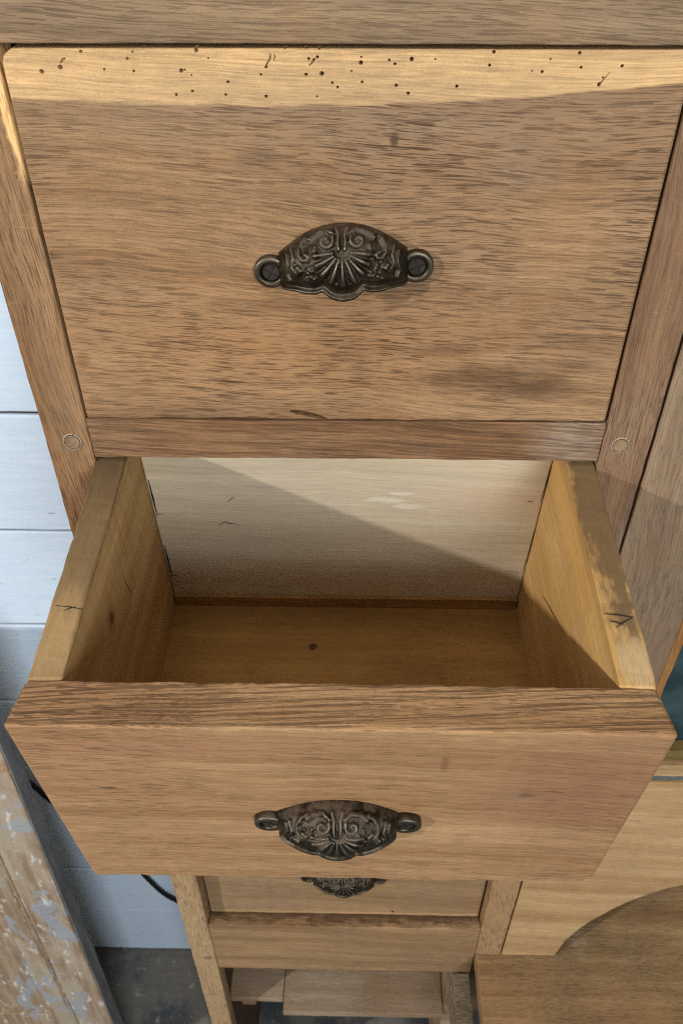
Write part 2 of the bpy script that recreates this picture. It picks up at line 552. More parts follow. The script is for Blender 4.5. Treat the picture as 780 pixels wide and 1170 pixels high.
# ------------------------------------------------------------------ setting: floor, plank wall
WY, FZ = .300, -1.59
fl = mesh_obj('floor', [(-1.6, -1.2, 0), (1.2, -1.2, 0), (1.2, .36, 0), (-1.6, .36, 0)], [(0, 1, 2, 3)], M['floor'], None, (0, 0, FZ))
tag(fl, 'dark worn floor with scuffed paint below the white plank wall', None, kind='structure')
wl = mesh_obj('wall', [(-1.6, .018, 0), (1.2, .018, 0), (1.2, .018, 2.6), (-1.6, .018, 2.6), (-1.6, .05, 0), (1.2, .05, 0), (1.2, .05, 2.6), (-1.6, .05, 2.6)],
              [(0, 1, 2, 3), (7, 6, 5, 4), (0, 4, 5, 1), (3, 2, 6, 7), (0, 3, 7, 4), (1, 5, 6, 2)], M['dark'], None, (0, WY, FZ))
tag(wl, 'white painted horizontal plank wall behind the drawers', None, kind='structure')
seams = [-1.59, -1.401, -1.228, -1.055, -.882, -.709, -.540, -.368, -.197, -.026, .145, .316, .487, .658, .83, 1.0]
for i in range(len(seams)-1):
    z0, z1 = seams[i]-FZ+(.0020 if i else .004), seams[i+1]-FZ-.0020
    dy = random.Random(i).uniform(-.001, .001)
    board('plank', (-1.58, dy, z0), (1.18, .018+dy*0, z1), 'x', M['white'], wl, r=.0022, wob=.0008, seg=.03)
    board('gap_shade_strip', (-1.57, .0045, z0-.0052), (1.17, .0165, z0+.0012), 'x', M['seam'], wl, r=.0006, wob=.0002, seg=.2)  # added dark strip stands in for the shade inside the plank gap

# ------------------------------------------------------------------ the cabinet
cab = empty('cabinet', (0, 0, -1.59))
tag(cab, 'stripped oak cabinet with pegged stiles, rails, arched apron and desk board', 'cabinet')
def cb(name, lo, hi, axis, mat, **kw):
    o = (0, 0, 1.59)
    return board(name, (lo[0], lo[1], lo[2]+1.59), (hi[0], hi[1], hi[2]+1.59), axis, mat, cab, **kw)

SL = M['stile']
# left stile: pale sapwood sliver near its top
M['stile_left'] = wood('oak_stile_left', 'z', c3(124, 88, 56), c3(148, 110, 74), c3(166, 128, 90), pore=.7, patina=GREY, patina_amt=.2, scratch=.25,
                       spots=[((.0165, -.01, .895), (.0085, .05, .062), SAP, .95, .25), ((.0, -.01, .70), (.012, .03, .07), c3(132, 108, 84), .4, .8),
                              ((-.004, -.01, -.2), (.03, .05, .40), c3(186, 156, 116), .75, .5)], rand=False)
stl = cb('stile', (-.2003, 0, -1.59), (-.17, .022, .2185), 'z', M['stile_left'], r=.0012, wob=.0006)
M['stile_right'] = wood('oak_stile_right', 'z', c3(112, 82, 58), c3(134, 102, 74), c3(152, 118, 88), pore=.6, patina=GREY, patina_amt=.3, scratch=.3, rand=False, seedv=9.1,
                        spots=[((0, -.01, -.42), (.03, .05, .20), c3(172, 136, 96), .8, .4), ((.013, -.011, .10), (.003, .02, .16), c3(160, 148, 134), .5, .9)])
cb('stile', (.17, 0, -.829), (.2019, .022, .2185), 'z', M['stile_right'], r=.0012, wob=.0005)
cb('top_board', (-.30, -.006, .2186), (.50, .26, .2505), 'x', M['top'], r=.0012, wob=.0006)
RZ = [(-.0313, -.0004), (-.281, -.2505), (-.531, -.5005)]
M['rail_first'] = wood('oak_rail_first', 'x', c3(116, 80, 52), c3(142, 104, 70), c3(164, 126, 88), pore=.5, patina=GREY, patina_amt=.25, coarse=.5, rand=False, seedv=3.1,
                       spots=[((.15, -.02, 0), (.03, .05, .03), c3(176, 158, 138), .45, .8)])
for i, (a, b) in enumerate(RZ):
    cb('rail', (-.1698, .0006, a), (.1698, .05, b), 'x', M['rail_first'] if i == 0 else M['rail'], r=.001, wob=.0005)
cb('rail', (-.1698, .0006, -.889), (.1698, .05, -.756), 'x', M['low_rail'], r=.0015, wob=.0006)
# carcass
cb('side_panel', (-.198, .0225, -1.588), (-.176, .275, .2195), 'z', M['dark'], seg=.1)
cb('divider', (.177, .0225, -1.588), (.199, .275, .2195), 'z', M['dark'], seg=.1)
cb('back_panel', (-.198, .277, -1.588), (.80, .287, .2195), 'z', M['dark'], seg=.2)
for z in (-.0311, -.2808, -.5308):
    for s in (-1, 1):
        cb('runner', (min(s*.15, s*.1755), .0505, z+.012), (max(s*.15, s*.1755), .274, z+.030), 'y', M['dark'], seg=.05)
# apron with its wide arch, right of the stile
arch = [aty(p, 0) for p in ((635.6, 1086.6), (646, 1075), (660, 1063), (673, 1054), (688, 1045.6), (702, 1038), (716, 1031.5), (730, 1026), (744, 1021), (762, 1015.5), (780, 1011.6))]
ap = [(.2040, -.8285), (arch[0][0], -.8285)]+[(p[0], p[2]) for p in arch[1:]]
xm = .56
ap += [(xm, -.585)]+[(2*xm-x, z) for x, z in reversed(ap[1:])]+[(2*xm-.2040, -.8285), (2*xm-.2040, -.4212), (.2040, -.4212)]
# outline to prism with a small chamfer
def prism_xz(name, out, y0, y1, mat, parent, loc, ch=.0015):
    c = Vector((sum(p[0] for p in out)/len(out), 0, sum(p[1] for p in out)/len(out)))
    n = len(out)
    def inset(d):
        res = []
        for i in range(n):
            p0, p1, p2 = [Vector((out[j % n][0], out[j % n][1])) for j in (i-1, i, i+1)]
            e1, e2 = (p1-p0).normalized(), (p2-p1).normalized()
            nn = Vector((-e1.y, e1.x))+Vector((-e2.y, e2.x))
            nn.normalize()
            res.append(p1+nn*d)
        return res
    ar = sum(out[i][0]*out[(i+1) % n][1]-out[(i+1) % n][0]*out[i][1] for i in range(n))
    sgn = 1 if ar > 0 else -1
    vs = []
    for d, y in ((ch*sgn, y0), (0, y0+ch), (0, y1)):
        for p in inset(d):
            vs.append(Vector((p.x, y, p.y))-c)
    fs = [tuple(range(n)), tuple(2*n+k for k in range(n))]
    for L in range(2):
        for k in range(n):
            fs.append((L*n+k, L*n+(k+1) % n, (L+1)*n+(k+1) % n, (L+1)*n+k))
    return mesh_obj(name, vs, fs, mat, parent, Vector(loc)+c)
prism_xz('apron', ap, 0.0, .02, M['apron'], cab, (0, 0, 1.59))
cb('desk_board', (.1705, -.17, -.856), (.93, .274, -.8300), 'x', M['desk'], r=.003, wob=.001)
cb('ledge_strip', (.2040, .003, -.4205), (.93, .02, -.4095), 'x', M['strip'], r=.001)
# shelf in the cubby under the drawers
cb('shelf', (-.0925, .012, -1.094), (.149, .272, -1.080), 'x', M['shelf'], r=.0015, wob=.0006)
cb('shelf', (-.1755, .030, -1.094), (-.0935, .272, -1.080), 'x', M['shelf'], r=.0015, wob=.0008)
cb('shelf_cleat', (-.160, .036, -1.125), (-.138, .27, -1.0945), 'y', M['pale_rail'], r=.0015)
cb('inner_panel', (.150, .02, -1.35), (.1765, .274, -.8895), 'z', M['shelf'], r=.0015)
# dowel pegs with their rings of pale filler
def peg(px, rad):
    p = aty(px, 0)
    N_ = 20
    vs, fs = [], []
    prof = [(0, -.0005), (rad*.8, -.0005), (rad*.95, -.0002), (rad*.95, .01)]
    for (r_, y_) in prof[1:]:
        for k in range(N_):
            an = 2*math.pi*k/N_
            vs.append((r_*math.cos(an), y_, r_*math.sin(an)*1.05))
    fs.append(tuple(range(N_)))
    for L in range(2):
        for k in range(N_):
            fs.append((L*N_+k, L*N_+(k+1) % N_, (L+1)*N_+(k+1) % N_, (L+1)*N_+k))
    o = mesh_obj('peg', vs, fs, M['peg'], cab, (p[0], 0, p[2]+1.59))
    tube('seam', [(rad*.90*math.cos(2*math.pi*k/24), -.0001, rad*.95*math.sin(2*math.pi*k/24)) for k in range(25)], .0004, M['seam'], o, sides=5)
    pts = []
    for k in range(29):
        an = 2*math.pi*k/28*.98+px[0]
        rr = rad*(1.0+.05*noise.noise((k*.7, px[0], 0)))
        pts.append((rr*math.cos(an), .0002, rr*math.sin(an)*1.05))
    tube('filler_ring', pts, .0006, M['chalk'], o, sides=6)
peg((83, 505), .0058)
peg((708, 509), .0055)
peg((237, 1094), .0058)

# ------------------------------------------------------------------ glazed door right of the drawers
gd = empty('door', (.2035, 0, -.4095+1.59))
gd.parent = cab
gd['label'] = 'oak door with dark teal pane right of the drawers'
gz = .4095
M['door_stile'] = wood('oak_door_stile', 'z', c3(126, 100, 76), c3(146, 120, 94), c3(160, 134, 106), pore=.45, patina=GREY, patina_amt=.4, contrast=.7)
M['bead'] = wood('orange_bead', 'z', c3(150, 98, 52), c3(176, 122, 70), c3(192, 140, 86), pore=.2)
M['shaded_bead'] = wood('shaded_olive_bead', 'x', c3(112, 92, 50), c3(130, 106, 60), c3(140, 116, 70), pore=.2)  # bottom bead's shade is put into this darker olive colour
board('stile', (.0003, .0004, -.0175+.018), (.0650, .022, .62), 'z', M['door_stile'], gd)
board('bead', (.0653, .002, .034), (.0735, .020, .62), 'z', M['bead'], gd, r=.002)
board('rail', (.0653, .0004, .0003), (.62, .022, .018), 'x', M['apron'], gd)
board('bead', (.0740, .006, .0185), (.62, .020, .0335), 'x', M['shaded_bead'], gd, r=.002)
pn = board('pane', (.0740, .0205, .0190), (.62, .0235, .62), 'x', M['pane'], gd, r=.0004, wob=0, seg=.2)
c0 = aty((757, 862), .0204)
crk = [aty(p, .0203) for p in ((766, 853), (772, 857), (777, 861), (786, 863))]
tube('crack', [Vector(p)-Vector((.2035, 0, -.4095)) for p in crk], .0003, M['chalk'], gd, sides=5)

# loper block beside the desk board
lb = empty('support_block', (.161, -.02, -1.01))
tag(lb, 'small sawn wooden support block beside the left edge of the desk board', 'wood block')
M['sawn'] = wood('sawn_block', 'x', c3(120, 104, 84), c3(146, 128, 104), c3(168, 150, 124), pore=.2, coarse=.5, contrast=1.0)
lv = board('block', (-.0105, -.07, 0), (.0125, .035, .08), 'y', M['sawn'], lb, r=.0012, wob=.0008)

# ------------------------------------------------------------------ iron cup pull
def cup_mesh():
    mm = .001
    tx = np.array([-50, -45, -40, -36, -30.5, -26, -21, -16, -11.4, -6, 0])
    tz = np.array([6.5, 7.2, 8.0, 10.2, 14.2, 17.4, 20.4, 22.6, 24.2, 25.2, 25.6])
    bx = np.array([-40, -37, -32, -26, -20, -15, -12.2, -11, -9.5, -7, -4, 0])
    bz = np.array([-7.0, -7.2, -7.0, -6.4, -7.0, -6.6, -5.2, -4.8, -6.0, -8.6, -10.0, -10.6])
    NU, NV = 181, 84
    s = np.linspace(-1, 1, NU)
    x = 36*np.sin(s*math.pi/2*.999)
    ax = -np.abs(x)
    zt = np.interp(ax, tx, tz)
    zl = np.interp(ax, bx, bz)
    k = np.clip(1-(x/36.6)**2, 0, 1)
    dep = 4.2+16.5*k**.68
    z0 = zl+.36*(zt-zl)
    t = np.linspace(0, 1, NV)
    X = np.repeat(x[:, None], NV, 1)
    Y = np.zeros((NU, NV)); Z = np.zeros((NU, NV))
    for j, tt in enumerate(t):
        if tt < .68:
            an = tt/.68*math.pi/2
            Y[:, j] = -dep*np.sin(an)**.9
            Z[:, j] = z0+(zt-z0)*np.cos(an)
        else:
            q = (tt-.68)/.32
            Y[:, j] = -dep*(1-.05*q*q)
            Z[:, j] = z0+(zl-z0)*q
    # relief, laid out on the face seen from a little above
    P = X; Q = Z+.42*Y
    H = np.zeros_like(X)
    def seg(a, b, w0, w1, h):
        nonlocal H
        a = np.array(a, float); b = np.array(b, float)
        d = b-a; L = d@d
        u = np.clip(((P-a[0])*d[0]+(Q-a[1])*d[1])/L, 0, 1)
        D = np.hypot(P-(a[0]+u*d[0]), Q-(a[1]+u*d[1]))
        w = w0+(w1-w0)*u
        H = np.maximum(H, h*np.sqrt(np.clip(1-(D/w)**2, 0, 1)))
    def poly(pts, w0, w1, h):
        n = len(pts)-1
        for i in range(n):
            seg(pts[i], pts[i+1], w0+(w1-w0)*i/n, w0+(w1-w0)*(i+1)/n, h)
    def dot(c, r, h):
        nonlocal H
        D = np.hypot(P-c[0], Q-c[1])
        H = np.maximum(H, h*np.sqrt(np.clip(1-(D/r)**2, 0, 1)))
    hub = (0, 8.6)
    for i in range(9):
        a = math.radians(-84+21*i)
        r1 = 17.5-2.0*abs(math.sin(a))-1.2*abs(math.sin(a))**4
        seg((hub[0]+5.0*math.sin(a), hub[1]-4.4*math.cos(a)), (hub[0]+r1*math.sin(a), hub[1]-r1*math.cos(a)), .6, 2.05, 1.9)
    poly([(5.2*math.sin(q), 8.6-4.0*math.cos(q)) for q in np.linspace(-1.7, 1.7, 9)], .7, .7, 1.2)
    for sx in (-1, 1):
        poly([(sx*1.6, 10), (sx*2.1, 14), (sx*1.7, 18), (sx*3.0, 21.5)], 1.0, 1.3, 1.5)
        # volute
        sp = [(sx*(8.6+(4.3-.30*i)*math.cos(2.6+i*.55)), 14.6+(4.3-.30*i)*math.sin(2.6+i*.55)) for i in range(12)]
        poly(sp, 1.5, .95, 1.8)
        poly([(sx*4.6, 18.6), (sx*8, 20.8), (sx*13, 20.0), (sx*17.5, 16.5)], 1.1, 1.7, 1.6)
        # C scroll
        poly([(sx*17.2, 18.2), (sx*20.8, 15.6), (sx*23.0, 11.6), (sx*23.2, 7.6), (sx*21.4, 5.0), (sx*18.8, 4.8), (sx*18.0, 6.6), (sx*19.6, 7.6)], 1.2, 1.6, 1.9)
        poly([(sx*27.5, 11.0), (sx*26.4, 6.0), (sx*27.6, 1.6), (sx*25.0, -2.4), (sx*23.0, -.8), (sx*24.4, .8)], 1.0, 1.6, 1.7)
        poly([(sx*30.5, 8.4), (sx*29.8, 3.0), (sx*31.0, -2.5), (sx*29.6, -6.2)], .8, .9, 1.1)
        poly([(sx*14.5, 12.5), (sx*15.8, 9.0), (sx*15.0, 6.4)], .7, .9, 1.0)
        dot((sx*12.2, 9.4), 1.2, 1.0)
        for q in range(46):
            rg = random.Random(q*2+(sx > 0))
            dot((sx*rg.uniform(14, 22), rg.uniform(-7, 3.2)), rg.uniform(.5, .8), .55)
    for q in range(7):
        dot((-6+2*q, -8.6-(1.5-.17*(q-3)**2)), .75, .7)
    lipm = np.clip((t-.93)/.035, 0, 1)[None, :]
    lip2 = np.clip((t-.82)/.03, 0, 1)[None, :]*np.clip((.93-t)/.02, 0, 1)[None, :]
    H = H*(1-np.clip((t-.90)/.04, 0, 1))[None, :]
    H = H+1.4*lipm
    H = H-.25*lip2
    H *= np.clip(t/.06, 0, 1)[None, :]*np.clip((36-np.abs(X))/2.0, 0, 1)
    # push along the normal
    G = np.stack([X, Y, Z], -1)
    du = np.gradient(G, axis=0); dv = np.gradient(G, axis=1)
    nn = np.cross(du, dv)
    nn /= (np.linalg.norm(nn, axis=-1, keepdims=True)+1e-9)
    if nn[NU//2, NV//2, 1] > 0:
        nn = -nn
    H = H*1.25
    G = G+nn*H[..., None]
    G[:, 0, 1] = .3
    G[0, :, 1] = np.maximum(G[0, :, 1], -4)
    inner = G-nn*2.6-nn*H[..., None]
    inner[..., 1] = np.minimum(inner[..., 1], .2)
    verts = [tuple(v*mm) for v in G.reshape(-1, 3)]+[tuple(v*mm) for v in inner.reshape(-1, 3)]
    faces = []
    o2 = NU*NV
    for i in range(NU-1):
        for j in range(NV-1):
            a = i*NV+j
            faces.append((a, a+NV, a+NV+1, a+1))
            if j % 1 == 0:
                faces.append((o2+a, o2+a+1, o2+a+NV+1, o2+a+NV))
        a = i*NV+NV-1
        faces.append((a, a+NV, o2+a+NV, o2+a))
    # ears: turned bosses with a countersink
    prof = [(9.6, .2), (9.6, -3.4), (9.3, -4.2), (8.7, -4.7), (6.9, -4.7), (6.2, -4.4), (5.6, -3.4), (5.2, -1.2), (0.01, -1.2)]
    for sx in (-1, 1):
        base = len(verts)
        n = 32
        for (r_, y_) in prof:
            for k in range(n):
                a = 2*math.pi*k/n
                ex = r_*math.cos(a)
                ez = r_*math.sin(a)*(.97)
                verts.append(((sx*41.2+ex)*mm, y_*mm, ez*mm))
        for L in range(len(prof)-1):
            for k in range(n):
                faces.append((base+L*n+k, base+L*n+(k+1) % n, base+(L+1)*n+(k+1) % n, base+(L+1)*n+k))
    me = bpy.data.meshes.new('cup_pull')
    me.from_pydata(verts, [], faces)
    me.update()
    bm = bmesh.new(); bm.from_mesh(me)
    bmesh.ops.recalc_face_normals(bm, faces=bm.faces)
    bm.to_mesh(me); bm.free()
    me.shade_smooth()
    me.materials.append(M['iron'])
    return me

def screw_mesh():
    verts, faces = [], []
    def lay(pts, y0, y1):
        b = len(verts); n = len(pts)
        for y in (y0, y1):
            for p in pts:
                verts.append((p[0]*.001, y*.001, p[1]*.001))
        faces.append(tuple(b+n+k for k in range(n)))
        faces.append(tuple(b+k for k in range(n)))
        for k in range(n):
            faces.append((b+k, b+(k+1) % n, b+n+(k+1) % n, b+n+k))
    n = 28
    lay([(5.0*math.cos(2*math.pi*k/n), 5.0*math.sin(2*math.pi*k/n)) for k in range(n)], -.9, -2.4)
    for q in range(4):
        a0 = q*math.pi/2
        g = .55
        pts = [(g, g)]
        for k in range(8):
            a = .14+(math.pi/2-.28)*k/7
            pts.append((4.6*math.cos(a), 4.6*math.sin(a)))
        lay([(p[0]*math.cos(a0)-p[1]*math.sin(a0), p[0]*math.sin(a0)+p[1]*math.cos(a0)) for p in pts], -2.3, -3.5)
    me = bpy.data.meshes.new('screw')
    me.from_pydata(verts, [], faces)
    me.update()
    bm = bmesh.new(); bm.from_mesh(me)
    bmesh.ops.recalc_face_normals(bm, faces=bm.faces)
    bm.to_mesh(me); bm.free()
    me.materials.append(M['screw'])
    return me

CUP, SCREW = cup_mesh(), screw_mesh()
def cup_pull(parent, x, z, ry=0.0):
    o = bpy.data.objects.new('cup_pull', CUP)
    COL.objects.link(o)
    o.parent = parent
    o.location = (x, -.0006, z)
    o.rotation_euler = (0, ry, 0)
    for k, sx in enumerate((-1, 1)):
        s = bpy.data.objects.new('screw', SCREW)
        COL.objects.link(s)
        s.parent = o
        s.location = (sx*.0412, 0, 0)
        s.rotation_euler = (0, .5+k*.7, 0)
    return o

# ------------------------------------------------------------------ drawers (origin: front bottom middle)
FH, FT = .2145, .0275
def drawer(loc, tilt, fmat, label, half=.1685, deform=None, lip=0.0):
    d = empty('drawer', loc, tilt)
    tag(d, label, 'drawer', 'drawers stacked in the cabinet')
    fr = board('front_panel', (-half, 0, 0), (half, FT, FH), 'x', fmat, d, r=.0016, wob=.0005, seg=.004, deform=deform)
    return d, fr

def carcase(d, mats, bo=.170, bi=.1498, L=.2295, hb=.1994, top=0.0, fh=FH):
    t0 = fh+top
    fl_z = fh-hb
    parts = {}
    for s in (-1, 1):
        parts[s] = board('side_panel', (min(s*bi, s*bo), FT+.0004, .012), (max(s*bi, s*bo), L+.013, t0), 'y', mats[s], d, r=.0016, wob=.0012, seg=.005)
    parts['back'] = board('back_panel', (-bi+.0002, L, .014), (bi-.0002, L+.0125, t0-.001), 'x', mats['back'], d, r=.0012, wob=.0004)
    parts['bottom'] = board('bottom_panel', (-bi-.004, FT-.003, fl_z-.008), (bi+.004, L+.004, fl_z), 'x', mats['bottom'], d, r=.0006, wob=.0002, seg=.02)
    return parts

basic = {-1: M['inside'], 1: M['inside'], 'back': M['back_in'], 'bottom': M['floor_in']}

# --- top drawer, closed
zc = .001+FH/2
def loc1(px):
    p = aty(px, 0)
    return (p[0], -.0, p[2]-zc)
def sp1(px, rx, rz, col, st, soft):
    p = loc1(px)
    return ((p[0], -FT/2, p[2]), (rx, .05, rz), col, st, soft)
M['front1'] = wood('oak_front_sapwood', 'x', c3(140, 102, 66), c3(158, 119, 80), c3(174, 136, 95), pore=.78, patina=c3(140, 112, 86), patina_amt=.45, gain=.96, sat=.97, rand=False, seedv=1.7,
                   sap=(.1905-zc, .0238, .237, SAP),
                   spots=[sp1((450, 160), .0030, .0042, c3(70, 46, 30), .9, .5), sp1((95, 412), .006, .006, c3(108, 74, 46), .6, .8),
                          sp1((295, 178), .016, .004, c3(106, 84, 66), .6, .8), sp1((390, 110), .30, .030, c3(142, 118, 94), .5, 1.0), sp1((590, 190), .03, .02, c3(146, 122, 98), .45, .9),
                          sp1((330, 400), .16, .045, c3(176, 124, 72), .5, 1.0), sp1((560, 432), .055, .011, c3(84, 58, 36), .7, .9), sp1((610, 445), .03, .010, c3(78, 54, 36), .55, .9), sp1((505, 400), .035, .005, c3(92, 64, 40), .6, .9), sp1((650, 415), .03, .004, c3(98, 70, 46), .5, .9),
                          sp1((330, 350), .05, .006, c3(118, 80, 50), .45, .9), sp1((400, 400), .03, .02, c3(126, 88, 54), .35, .9)])
def round_top_left(p, h):
    # softened upper left corner
    R = .0075
    q = Vector(p)
    if q.x < -h.x+R:
        u = (-h.x+R-q.x)/R
        cut = R*(1-math.sqrt(max(0, 1-min(1, u)**2)))
        w = max(0, min(1, (q.z+h.z*.2)/(h.z*1.2)))
        q.z -= cut*w
    return q
top_d, fr1 = drawer((0, 0, .001), 0, M['front1'], 'closed top drawer with pale worm-holed strip along its upper edge', half=.1684, deform=round_top_left)
c1 = fr1.location
holes = [(185, 117), (303, 118), (291, 133), (144, 135), (138, 153), (96, 163), (239, 158), (306, 162), (325, 108), (448, 114), (476, 133), (414, 161), (422, 159), (438, 171),
         (521, 187), (440, 208), (403, 216), (516, 216), (596, 170), (608, 153), (651, 107), (699, 109), (729, 111), (725, 130), (716, 139), (705, 134), (699, 170), (735, 168),
         (759, 189), (771, 199), (724, 220), (608, 220)]
holes2 = [(45, 130), (44, 143), (23, 162), (47, 187), (109, 137), (122, 146), (160, 135), (125, 195), (152, 213), (214, 135), (263, 197), (280, 106), (344, 107), (348, 119),
          (338, 149), (435, 162), (458, 164), (477, 135), (544, 121), (547, 154), (597, 177), (588, 193), (641, 151)]
hp = [(x/2, y/2) for x, y in holes]+[(390+x/2, y/2) for x, y in holes2]
cut = []
rg = random.Random(5)
def hole(px, rad, depth=.006, sx=1.0):
    p = aty(px, 0)
    vs, n = [], 9
    for y in (-.003, depth):
        for k in range(n):
            a = 2*math.pi*k/n
            vs.append((p[0]+rad*sx*math.cos(a)-c1[0], y-c1[1], p[2]+rad*math.sin(a)-.001-c1[2]))
    fs = [tuple(range(n)), tuple(n+k for k in range(n))]+[(k, (k+1) % n, n+(k+1) % n, n+k) for k in range(n)]
    cut.append((vs, fs))
for p in hp:
    hole(p, rg.choice((.0005, .0007, .0008, .0011)), .006, rg.uniform(.9, 1.25))
# worm galleries broken open, and the split along the lower edge
def groove(pxs, wid, depth=.003):
    pts = [aty(p, 0) for p in pxs]
    n = len(pts)
    vs = []
    for y in (-.002, depth):
        for i, p in enumerate(pts):
            a, b = pts[max(i-1, 0)], pts[min(i+1, n-1)]
            t = np.array([b[0]-a[0], b[2]-a[2]]); t /= np.linalg.norm(t)
            w = wid*(.35 if i in (0, n-1) else 1)
            for s in (-1, 1):
                vs.append((p[0]-t[1]*w*s-c1[0], y-c1[1], p[2]+t[0]*w*s-.001-c1[2]))
    fs = []
    m = 2*n
    for i in range(n-1):
        a = 2*i
        fs += [(a, a+1, a+3, a+2), (m+a, m+a+2, m+a+3, m+a+1), (a, a+2, m+a+2, m+a), (a+1, m+a+1, m+a+3, a+3)]
    fs += [(0, m, m+1, 1), (2*n-2, 2*n-1, m+2*n-1, m+2*n-2)]
    cut.append((vs, fs))
groove([(309, 61), (308.5, 66), (306, 71), (303, 76)], .0005)
groove([(313.5, 61), (314, 65), (312.5, 70)], .0003)
groove([(360, 66), (357, 70), (353, 75)], .0008)
groove([(75, 66), (72, 68.5), (69, 72)], .0006)
groove([(331, 469.5), (340, 471), (352, 473), (362, 475.5), (374, 478.5)], .0018, .006)
groove([(697-390+390, 82), (684, 96.5), (687, 96)], .0004)
carve(fr1, cut)
carcase(top_d, basic)
cup_pull(top_d, -.0008, aty((393, 305), -.003)[2]-.0022, -.045)

# --- second drawer, pulled out and sagging
TILT, DY, DZ = .1144, -.1969, -.0584
Nv = Vector((0, -math.sin(TILT), math.cos(TILT)))
H2 = .2130
org = Vector((.0001, DY, DZ))-Nv*H2
M['front2'] = wood('oak_front_reddish', 'x', c3(148, 109, 72), c3(166, 127, 88), c3(182, 144, 102), pore=.62, patina=c3(156, 114, 78), patina_amt=.55, gain=.95, sat=1.0, contrast=.85, rand=False, seedv=5.3,
                   pore_lo=.59, spots=[((.1075, -.014, .032), (.013, .03, .007), c3(134, 114, 92), .75, .9), ((.108, -.014, .033), (.006, .03, .0035), c3(86, 70, 56), .85, .6), ((.0575, -.014, .070), (.003, .006, .010), c3(120, 80, 52), .6, .8), ((-.135, -.014, .035), (.006, .006, .0012), c3(60, 42, 28), .8, .5),
                          ((-.10, -.014, .085), (.10, .006, .012), RED, .55, .9), ((.14, -.014, .040), (.07, .012, .08), c3(138, 96, 70), .7, 1.0),
                          ((.05, -.014, -.02), (.08, .006, .03), c3(188, 148, 108), .45, 1.0),
                          ((-.06, .004, .1075), (.10, .012, .010), c3(146, 112, 74), .4, .9)], coarse_top=(.75, .1045, -.0135))
def front2_deform(p, h):
    q = Vector(p)
    q.x *= 1.012-.020*(q.y+h.y)/(2*h.y)
    # rounded lower right corner, worn right end
    R = .013
    dx = q.x-(h.x-R)
    dz = (-h.z+R)-q.z
    if dx > 0:
        u = min(1, dx/R)
        lim = -h.z+R*(1-math.sqrt(1-u*u))*.8
        k = max(0, min(1, (h.z*.2-q.z)/(h.z*1.2)))
        q.z += (lim+h.z)*k
        q.x += .0012*noise.noise((q.z*60, q.y*80, 3.0))-.0006
    if q.x < -h.x+.004:
        q.x += .0008*noise.noise((q.z*70, q.y*90, 9.0))
    return q
d2 = empty('drawer', org, TILT)
tag(d2, 'open empty drawer pulled far out and sagging, between top and bottom drawers', 'drawer', 'drawers stacked in the cabinet')
M['front2_top'] = None
board('front_panel', (-.1723, 0, 0), (.1723, .0283, H2), 'x', M['front2'], d2, r=.0022, wob=.0009, seg=.004, deform=front2_deform)
M['side_l'] = wood('pine_side_left', 'y', c3(164, 128, 78), c3(182, 146, 94), c3(196, 162, 110), pore=.3, patina=c3(150, 114, 66), patina_amt=.6, contrast=.7, rough=.7, bump=.25, rand=False, seedv=8.2,
                   spots=[((.01, -.03, .05), (.03, .010, .012), c3(120, 82, 42), .75, .8), ((.01, -.03, .05), (.03, .004, .005), c3(88, 58, 28), .8, .6),
                          ((0, 0, .1012), (.03, .3, .0045), c3(110, 88, 62), .8, .5), ((0, .07, .1012), (.03, .055, .0050), c3(90, 72, 50), .8, 1.0), ((0, -.08, .1012), (.03, .045, .0050), c3(184, 150, 102), .75, 1.0)])
M['side_r'] = wood('pine_side_right', 'y', c3(186, 144, 84), c3(200, 160, 100), c3(212, 176, 118), pore=.25, patina=c3(184, 140, 80), patina_amt=.5, contrast=.65, rough=.7, bump=.2, rand=False, seedv=4.4,
                   spots=[((.003, .03, .1012), (.016, .125, .0050), c3(108, 86, 62), .9, .4), ((.002, -.092, .103), (.012, .018, .006), c3(196, 168, 126), .9, .4),
                          ((-.008, .03, .075), (.02, .2, .018), c3(226, 178, 104), .5, .9)])
m2 = {-1: M['side_l'], 1: M['side_r'], 'back': M['back_in'], 'bottom': M['floor_in2'] if 'floor_in2' in M else None}
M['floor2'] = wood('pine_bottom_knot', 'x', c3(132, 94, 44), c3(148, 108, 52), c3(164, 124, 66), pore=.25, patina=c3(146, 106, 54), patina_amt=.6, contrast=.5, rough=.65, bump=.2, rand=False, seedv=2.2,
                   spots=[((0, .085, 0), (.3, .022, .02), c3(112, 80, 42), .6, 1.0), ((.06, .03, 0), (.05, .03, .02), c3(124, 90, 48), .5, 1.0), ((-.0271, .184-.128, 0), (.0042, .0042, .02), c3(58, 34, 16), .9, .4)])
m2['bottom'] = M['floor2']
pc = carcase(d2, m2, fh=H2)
board('slip', (-.1490, .2262, H2-.1993), (.1490, .2293, H2-.1860), 'x', M['slip'], d2, r=.0008, wob=.0004)
